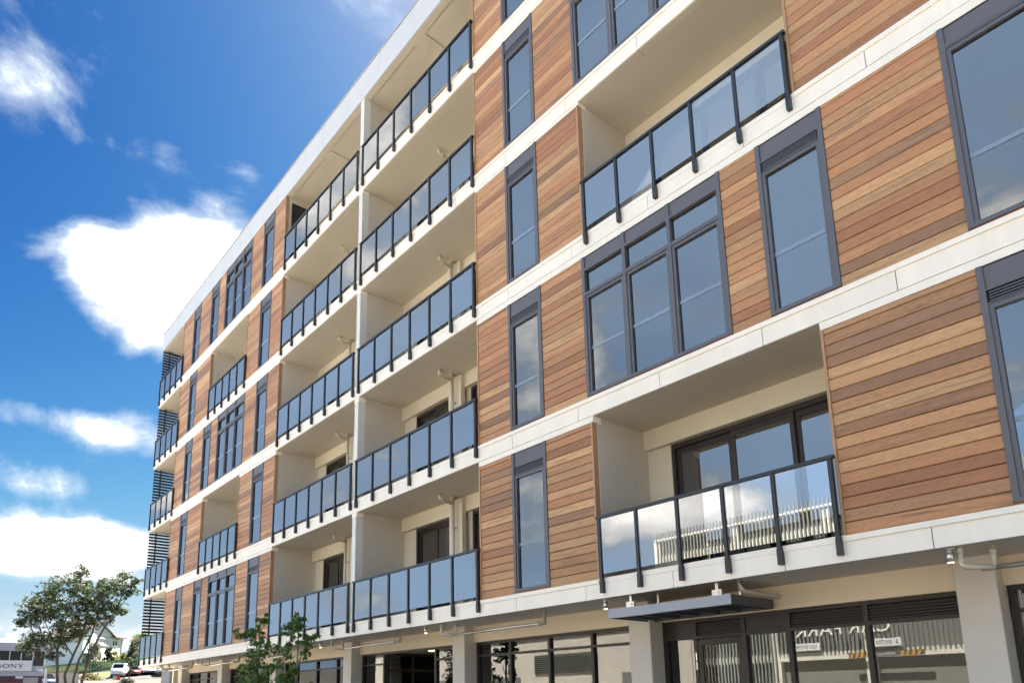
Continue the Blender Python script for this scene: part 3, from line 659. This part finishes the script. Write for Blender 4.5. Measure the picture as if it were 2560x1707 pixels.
for (u, v, r) in CL:
    rr = r/27.3; c = tp(u, v, rnd.uniform(-1.6, 1.6))
    # twigs
    for _ in range(3):
        e = c+Vector((rnd.uniform(-1, 1), rnd.uniform(-1, 1), rnd.uniform(-.5, 1)))*rr*.8; s_ = c+Vector((rnd.uniform(-.3, .3), -(c.y-TY)*.22, -.5-rr))
        tm.tube([s_, (s_+e)/2+Vector((.1, .1, .1)), e], [.035, .022, .008], 4, False)
    nsub = max(18, int(72*rr))
    for _ in range(nsub):
        q = c+Vector((rnd.gauss(0, .7)*rr, rnd.gauss(0, .75)*rr, rnd.gauss(0, .6)*rr)); clump(lv, q, rnd.uniform(.14, .30), 26, .17, .5, .8)
tm.build('trunk', BARK, T, True); lv.build('crown', LEAF_A, T)
# young street trees by the kerb in front of the shopfronts
def sapling(x, y, label, parts, h0, seed):
    rnd.seed(seed); z = gz(x, y)+.12; t = empty('young_street_tree', (x, y, z)); tag(t, label, 'tree', 'young trees along the kerb')
    m = MB(); lf = MB(); m.tube([(x, y, z), (x+.02, y, z+1.2), (x-.02, y, z+2.2), (x+.01, y, h0)], [.035, .03, .024, .008], 7)
    for (dx, dz, r, k) in parts:
        dy = rnd.uniform(-.2, .2); c = Vector((x+dx, y+dy, dz)); b = Vector((x, y, dz-abs(dx)*.9-.25))
        m.tube([b, (b+c)/2+Vector((0, 0, .04)), c], [.012, .008, .004], 5, False)
        for _ in range(max(5, k//9)):
            q = c+Vector((rnd.gauss(0, .5)*r, rnd.gauss(0, .6)*r, rnd.gauss(0, .55)*r)); clump(lf, q, r*.45, 17, .095, .5, .8, .8)
    m.build('trunk', BARKP, t, True); lf.build('crown', LEAF_B, t)
sapling(-6.38, -1.6, 'darker left one of the two young kerbside trees', [(-1.05, 3.78, .20, 110), (-.75, 3.84, .16, 60), (.1, 4.10, .15, 80), (.08, 3.88, .08, 24), (.0, 3.5, .2, 110), (-.12, 3.25, .24, 150), (.1, 3.0, .22, 120), (-.5, 3.0, .14, 50), (-.1, 2.75, .25, 150), (-.45, 2.6, .18, 70), (.1, 2.5, .26, 170), (-.1, 2.25, .3, 180)], 4.05, 5)
sapling(-4.25, -1.6, 'brighter right one of the two young kerbside trees', [(.0, 3.92, .15, 70), (.18, 3.76, .16, 80), (-.2, 3.72, .15, 70), (.28, 3.48, .18, 90), (.0, 3.5, .12, 40), (-.45, 3.3, .2, 90), (.12, 3.25, .14, 50), (-.95, 2.95, .2, 110), (.05, 2.88, .16, 70), (-.5, 2.6, .18, 80), (.08, 2.6, .18, 90), (.05, 2.3, .24, 140)], 3.95, 9)
# small clipped tree with a hedge at its foot, near the corner
rnd.seed(21)
gx, gy = -55, 7.1; g0 = gz(gx, gy); t = empty('clipped_tree', (gx, gy, g0)); tag(t, 'thin young tree with two small dark leaf balls, near the green fence', 'tree')
m = MB().tube([(gx, gy, g0), (gx, gy, 5.2)], [.05, .03], 6); m.build('trunk', BARK, t)
lf = MB(); clump(lf, Vector((gx, gy-.1, 5.65)), .34, 260, .13); clump(lf, Vector((gx, gy, 5.25)), .3, 240, .13); clump(lf, Vector((gx, gy+.05, 4.72)), .22, 150, .12); lf.build('crown', LEAF_D, t)
def bush(name, label, c, rx, rz, mat, k, s, cat='bush', seed=3):
    rnd.seed(seed); z0 = gz(c[0], c[1]); b = empty(name, (c[0], c[1], z0)); tag(b, label, cat); lf = MB(); zz = c[2]
    for _ in range(k):
        t = rnd.random(); rr = rx*(1-.55*t); a = rnd.uniform(0, 6.28); q = Vector((c[0]+rr*math.cos(a)*rnd.uniform(.3, 1), c[1]+rr*math.sin(a)*rnd.uniform(.3, 1), zz+rz*(2*t-1))); clump(lf, q, rx*.3, 26, s, .6)
    lf.build('foliage', mat, b); MB().tube([(c[0], c[1], z0-.1), (c[0], c[1], zz)], [.08, .04], 6).build('stem', BARK, b)
bush('hedge', 'low dark green hedge at the foot of the thin young tree', (-55.1, 6.9, 3.6), .85, .45, LEAF_D, 60, .12, 'hedge', 4)
bush('conifer', 'dark green pointed shrub between the white house and green fence', (-121, 19.15, 9.9), .75, 1.05, LEAF_D, 50, .25, 'shrub', 5)
bush('shrub', 'yellow-green leafy shrub beside the dark pointed one', (-121, 20.15, 9.5), .75, .85, LEAF_Y, 40, .25, 'shrub', 6)
bush('shrub', 'bright yellow round shrub at the corner of the white house', (-121, 21.45, 9.3), .62, .85, LEAF_Y, 36, .25, 'shrub', 7)
bush('garden_tree', 'dark bushy tree right of the white house', (-120.5, 22.6, 9.6), .9, 1.5, LEAF_D, 60, .26, 'tree', 8)
bush('garden_tree', 'silver-grey tree behind the corner balcony rail', (-123, 23.6, 11.0), 1.4, 1.8, LEAF_S, 80, .26, 'tree', 9)
bush('garden_tree', 'green round-headed tree rising above the silver-grey one', (-126, 25.2, 12.2), 2.2, 2.0, LEAF_B, 110, .3, 'tree', 10)
bush('garden_tree', 'pale olive tree left of the white house front', (-119.5, 16.7, 9.6), 1.5, 1.9, LEAF_S, 110, .26, 'tree', 11)
bush('bank_shrub', 'brownish scrub on the bank below the green fence', (-108, 14.4, 5.6), 1.9, .55, leafm('leaf_dry', (.06, .06, .02), (.13, .12, .04), (.20, .17, .07)), 70, .25, 'shrub', 12)

# ------------------------------------------------------------------ the house, fence, cars, corner shop
HW = paint('weatherboard_white', (.80, .81, .80), .6, .04, 2); HR = paint('tile_roof_brown', (.085, .065, .055), .8, .2, 6); HTRIM = paint('house_trim', (.72, .76, .78), .5); CHB = paint('chimney_dark', (.10, .09, .09), .8); HTIL = paint('chimney_pot', (.42, .2, .12), .8); HGL = glass('house_glass', (.25, .28, .3), 1.6); TEAL = paint('teal_trim', (.28, .55, .48), .6)
H = empty('white_house', (-132, 19.5, 8.5)); H_ROT = R(32); tag(H, 'white weatherboard house with gabled brown roof behind the green fence', 'house')
hx = -128.0
m = MB(); b_ = gz(-128, 19)-1
m.box(hx-8, hx, 15.4, 23.6, b_, 13.3); m.build('wall', HW, H)
m = MB().prism([(15.0, 13.35), (18.42, 15.75), (21.85, 13.35)], hx-8, hx+.02, 0); m.build('gable', HTRIM, H)
MB().prism([(14.5, 13.1), (14.6, 12.95), (18.42, 15.72), (22.2, 12.98), (22.35, 13.1), (18.42, 15.98)], hx-8.3, hx+.35, 0).build('roof', HR, H)
rf = MB().quad((hx-4, 18.4, 15.1), (hx-4, 23.2, 15.05), (hx+.3, 24.2, 13.45), (hx+.3, 21.0, 13.45)).quad((hx-4, 23.2, 15.05), (hx-8, 24.2, 13.45), (hx+.3, 24.2, 13.45)).quad((hx+.3, 21.0, 13.45), (hx+.3, 24.2, 13.45), (hx+.3, 24.2, 13.3), (hx+.3, 21.0, 13.3)).build('roof', HR, H)
ch = box('chimney', CHB, H, hx-4.4, hx-3.6, 20.1, 21.0, 14.6, 16.05); MB().box(hx-4.5, hx-3.5, 20.0, 21.1, 16.05, 16.2).tube([(hx-4.2, 20.35, 16.2), (hx-4.2, 20.35, 16.55)], .1, 8).tube([(hx-4.2, 20.75, 16.2), (hx-4.2, 20.75, 16.55)], .1, 8).build('chimney_pot', HTIL, ch)
MB().tube([(hx-.5, 22.7, 13.4), (hx-.5, 22.7, 14.2)], .08, 8).build('vent_pipe', HW, H)
box('eave_band', HTRIM, H, hx, hx+.12, 18.3, 23.7, 12.95, 13.25)
for (ya, yb) in ((18.5, 19.1), (19.2, 19.85), (19.95, 20.6), (21.45, 21.8), (22.0, 22.35)):
    wn = MB().box(hx, hx+.06, ya-.06, ya, 11.85, 12.8).box(hx, hx+.06, yb, yb+.06, 11.85, 12.8).box(hx, hx+.06, ya, yb, 12.74, 12.8).box(hx, hx+.08, ya, yb, 11.8, 11.88).build('window', HTRIM, H); box('pane', HGL if ya > 21 else CURT, wn, hx+.01, hx+.02, ya, yb, 11.88, 12.74)
wn = box('window', HTRIM, H, hx, hx+.05, 16.0, 16.9, 11.9, 13.0); box('pane', HGL, wn, hx+.051, hx+.06, 16.1, 16.8, 12.0, 12.9)
wn = box('door', DFRAME, H, hx, hx+.05, 18.6, 19.2, 8.8, 10.3)
box('lean_to_roof', TEAL, H, hx, hx+1.6, 15.2, 17.9, 10.2, 10.35); box('drainpipe', HTRIM, H, hx, hx+.1, 23.45, 23.55, 9, 13.2)
H.rotation_euler = (0, 0, H_ROT); H.location = (-131.5, 17.6, 8.5)
# green paling fence
FG = paint('fence_green', (.045, .12, .055), .75, .2, 3); FGL = paint('fence_green_light', (.18, .34, .17), .7, .15, 3)
F_ = empty('paling_fence', (-118, 17, 7)); tag(F_, 'green timber paling fence above the grass bank', 'fence')
ys = [9.0, 11.6, 14.2, 16.2, 18.0, 20.0, 22.0, 24.0, 26.0, 29.0]
def fz(y): return 6.85+.105*(y-15)
pal = MB()
for a, b in zip(ys[:-1], ys[1:]):
    y = a+.1
    while y < b-.08: pal.box(-118.0, -117.97, y, y+.09, fz(y)-.6, fz(y)+1.55); y += .125
    for dz in (.35, 1.25): MB().prism([(a, fz(a)+dz), (b, fz(b)+dz), (b, fz(b)+dz+.12), (a, fz(a)+dz+.12)], -117.97, -117.90, 0).build('rail', FGL, F_)
    box('post', FGL, F_, -118.0, -117.86, a-.07, a+.07, fz(a)-.8, fz(a)+1.68)
po = pal.build('paling', FG, F_); po['kind'] = 'stuff'
RW = MB().box(-86, -85.6, 2.5, 8.9, 2.0, 5.62).build('retaining_wall', CONC); tag(RW, 'pale concrete retaining wall behind the tall tree', 'wall')
# cars
TYRE = paint('tyre', (.02, .02, .02), .8); RIM = paint('rim', (.5, .5, .52), .3, metal=.8); CGL = glass('car_glass', (.12, .14, .15), 1.7); HEADL = paint('headlight', (.75, .77, .8), .15); BUMP = paint('bumper_dark', (.05, .05, .055), .5)
def car(name, label, cat, x, y, rz, paintm, Lc=4.3, Wc=1.75, Hc=1.45, van=False, two=None):
    z = gz(x, y)+.01; o = empty(name, (x, y, z)); tag(o, label, cat, 'vehicles parked on the hill'); o.rotation_euler = (0, 0, 0)
    ca_, sa_ = math.cos(rz), math.sin(rz)
    def W_(px, py, pz): return (x+px*ca_-py*sa_, y+px*sa_+py*ca_, z+pz)
    def loft(secs):                              # stations: (px, half width, z0, z1)
        m = MB()
        for (px, hw, za, zb) in secs: m.v += [W_(px, -hw, za), W_(px, hw, za), W_(px, hw*.97, zb), W_(px, -hw*.97, zb)]
        k = len(secs)
        for i in range(k-1):
            for j in range(4): m.f.append((i*4+j, i*4+(j+1) % 4, i*4+4+(j+1) % 4, i*4+4+j))
        m.f += [(3, 2, 1, 0), tuple((k-1)*4+j for j in range(4))]; return m
    h = Lc/2; w = Wc/2; bz = Hc*.62
    loft([(-h, w*.86, .35, bz*.85), (-h+.15, w, .25, bz), (h-1.25 if not van else h-.7, w, .25, bz), (h-.2, w*.94, .25, bz*.86), (h, w*.8, .3, bz*.66)]).build('body', paintm, o, True)
    f0, f1 = ((-h+.12, -h+.45), (h-1.9, h-1.2)) if not van else ((-h+.03, -h+.1), (h-1.2, h-.65))
    cb_ = loft([(f0[0], w*.92, bz-.02, bz), (f0[1], w*.84, bz-.02, Hc-.03), (f1[0], w*.84, bz-.02, Hc-.03), (f1[1], w*.92, bz-.02, bz)]).build('cabin', CGL if not van else paintm, o)
    loft([(f0[1]-.02, w*.80, Hc-.05, Hc), (f1[0]+.02, w*.80, Hc-.05, Hc)]).build('roof', paintm, o)
    if van:
        m = MB(); s_ = .03
        m.quad(W_(f1[1]+.012, -w*.8, bz+.06), W_(f1[1]+.012, w*.8, bz+.06), W_(f1[0]+.06, w*.74, Hc-.12), W_(f1[0]+.06, -w*.74, Hc-.12)); m.build('windscreen', CGL, o)
        m = MB(); m.quad(W_(f0[1]+.3, -w*.985, .55), W_(f1[0]-.7, -w*.985, .55), W_(f1[0]-.7, -w*.87, Hc-.2), W_(f0[1]+.3, -w*.87, Hc-.2)); m.build('side_panel', two or paintm, o)
    for sx in (-h+.75, h-.8):
        for sy in (-1, 1):
            t_ = MB().tube([W_(sx, sy*(w-.18), .31), W_(sx, sy*(w+.01), .31)], .31, 16).build('wheel', TYRE, o); MB().tube([W_(sx, sy*(w+.0), .31), W_(sx, sy*(w+.02), .31)], .19, 12).build('rim', RIM, t_)
    for sy in (-1, 1):
        m = MB(); a_ = [W_(h+.005-.05*k_, sy*w*q, zz) for q, zz, k_ in ((.45, bz*.52, 0), (.78, bz*.52, 1), (.78, bz*.66, 1), (.45, bz*.66, 0))]; m.quad(*a_); m.build('headlight', HEADL, o)
    m = loft([(h-.1, w*.86, .26, .42), (h+.06, w*.78, .28, .40)]); m.build('bumper', BUMP, o)
WHC = paint('car_white', (.78, .79, .80), .25); SLV = paint('car_silver', (.40, .42, .44), .25, metal=.4); REDC = paint('car_red', (.35, .05, .06), .3); BLUP = paint('van_blue_panel', (.06, .22, .52), .4); DKB = paint('car_dark_blue', (.05, .08, .14), .3)
car('van', 'white van with blue side panel parked on the hill', 'van', -112.2, 19.2, R(-25), WHC, 4.8, 1.9, 2.15, True, BLUP)
car('parked_car', 'red car with silver front parked beside the white van', 'car', -112.0, 21.2, R(-20), REDC)
car('parked_car', 'white car third from the van on the hill', 'car', -112.0, 23.2, R(-15), WHC)
car('parked_car', 'white car half hidden behind the blue-grey building', 'car', -112.5, 25.0, R(-15), WHC)
car('parked_car', 'dark grey car nearest the blue-grey building corner', 'car', -108.0, 24.0, R(-10), SLV)
car('parked_car', 'dark blue car behind the tall tree stems', 'car', -82, 4.9, R(10), DKB)
BN = empty('banner_sign', (-104, 16.9, gz(-104, 16.9))); tag(BN, 'small red and cream banner sign left of the white van', 'sign')
box('panel', paint('banner_red', (.55, .05, .04), .6), BN, -104.02, -104, 16.95, 17.4, 4.9, 6.1); box('panel', paint('banner_cream', (.75, .6, .38), .6), BN, -104.02, -104, 16.45, 16.949, 5.0, 5.9); box('post', BLACK, BN, -104.06, -104.021, 16.9, 16.98, 4.4, 6.2)
# neighbouring blue-grey building
NB = empty('neighbour_building', (-38, 8, .8)); tag(NB, 'blue-grey metal clad low building past the end of the apartments', 'building')
NBM = paint('cladding_blue_grey', (.26, .29, .36), .5, .06, 1); NBD = paint('cladding_blue', (.10, .13, .20), .5)
MB().prism([(-33, 3.55), (-33, 14), (-45, 14), (-45, 7.3)], .5, 4.12, 2).build('wall', NBM, NB); MB().prism([(-32.9, 3.5), (-32.9, 14.1), (-45, 14.1), (-45, 7.25)], 4.121, 4.17, 2).build('roof', CAPG, NB)
for y in (4.0, 4.22, 4.75): box('rib', NBD, NB, -33, -32.95, y, y+.07, .6, 4.1)
# corner shop with the sign
SX = -79.0
SH = empty('corner_shop', (SX-5, -3, 3)); tag(SH, 'grey two storey shop building with a white lettered sign at the left edge', 'building')
SG = paint('shop_grey', (.44, .46, .52), .55, .05, 1); SGM = paint('shop_maroon', (.10, .055, .075), .6); SWH = paint('shop_white', (.80, .81, .83), .5); SDK = paint('shop_window_dark', (.025, .028, .034), .25); NAVY = paint('letter_navy', (.03, .06, .16), .5); SRO = paint('roller_shutter', (.40, .38, .38), .6); SRED = paint('awning_red', (.55, .06, .04), .6)
box('wall', SG, SH, SX-12, SX, -9, 4.35, 2.0, 7.7); box('parapet', SG, SH, SX-12.1, SX+.25, -9, 4.5, 7.68, 8.5)
MB().prism([(-9, 8.5), (2.5, 8.5), (-1.4, 9.45), (-9, 9.0)], SX-12, SX-.5, 0).build('roof', SWH, SH)
for (ya, yb) in ((-1.2, .25), (.32, 1.22), (1.3, 2.22), (2.3, 3.25), (3.38, 4.3)): wn = box('window', SDK, SH, SX, SX+.03, ya, yb, 6.72 if ya < 3 else 6.15, 7.66)
for y in (.285, 1.26, 2.26, 3.3): box('mullion', SWH, SH, SX+.03, SX+.07, y-.035, y+.035, 6.7, 7.67)
sg = box('sign_board', SWH, SH, SX+.031, SX+.3, -2.2, 3.25, 5.62, 6.68)
box('lower_fascia', SG, SH, SX, SX+.2, -9, 4.4, 5.1, 5.58); box('shopfront_wall', SGM, SH, SX, SX+.1, -9, 4.35, 2, 5.09)
box('roller_door', SRO, SH, SX+.1, SX+.14, 2.65, 3.95, 2.2, 4.95); box('small_sign', SWH, SH, SX+.101, SX+.15, 1.95, 2.6, 4.85, 5.08); box('awning', SRED, SH, SX+.1, SX+.7, -1, 2.1, 4.2, 4.42); box('corner_pipe', SWH, SH, SX+.0, SX+.15, 4.51, 4.7, 2, 5.9)
ac = box('air_conditioner', SWH, SH, SX-2.4, SX-1.9, .95, 2.0, 8.9, 9.65); MB().tube([(SX-1.9, 1.6, 9.25), (SX-1.88, 1.6, 9.25)], .28, 16).build('fan_grille', CANG, ac)
# serif letters, built from strokes: y runs to the right seen from the street
def letters():
    m = MB(); X0, X1 = SX+.301, SX+.32
    def P(pts): m.prism(pts, X0, X1, 0)
    def bar(ya, yb, za, zb): m.box(X0, X1, ya, yb, za, zb)
    zb, zt = 5.93, 6.32; H_ = zt-zb
    # O
    def ring(cy, cz, ry, rz, ty, tz):
        k = 24
        for j in range(k):
            a, b = 2*math.pi*j/k, 2*math.pi*(j+1)/k
            P([(cy+ry*math.cos(a), cz+rz*math.sin(a)), (cy+ry*math.cos(b), cz+rz*math.sin(b)), (cy+(ry-ty)*math.cos(b), cz+(rz-tz)*math.sin(b)), (cy+(ry-ty)*math.cos(a), cz+(rz-tz)*math.sin(a))])
    ring(1.0, (zb+zt)/2, .30, H_/2+.01, .11, .045)
    # N
    bar(1.42, 1.47, zb, zt); bar(1.83, 1.88, zb, zt); P([(1.40, zt), (1.52, zt), (1.88, zb), (1.78, zb)]); bar(1.36, 1.53, zb, zb+.03); bar(1.77, 1.94, zt-.03, zt); bar(1.36, 1.47, zt-.03, zt)
    # Y
    P([(2.02, zt), (2.15, zt), (2.31, zb+.17), (2.23, zb+.17)]); P([(2.42, zt), (2.48, zt), (2.31, zb+.17), (2.25, zb+.17)]); bar(2.21, 2.32, zb, zb+.18); bar(2.15, 2.38, zb, zb+.03); bar(1.98, 2.2, zt-.03, zt); bar(2.36, 2.54, zt-.03, zt)
    # S
    pts = []
    for j in range(19): a = R(40+j*12.2); pts.append((.38+.19*math.cos(a), zb+.285+.10*math.sin(a)))
    for j in range(19): a = R(85-j*12.6); pts.append((.38+.21*math.cos(a), zb+.10+.10*math.sin(a)))
    for a, b in zip(pts[:-1], pts[1:]):
        d = Vector((b[0]-a[0], b[1]-a[1])); q = Vector((-d.y, d.x)).normalized()*.035; P([(a[0]-q.x*1.5, a[1]-q.y), (b[0]-q.x*1.5, b[1]-q.y), (b[0]+q.x*1.5, b[1]+q.y), (a[0]+q.x*1.5, a[1]+q.y)])
    m.build('lettering', NAVY, sg)
letters()
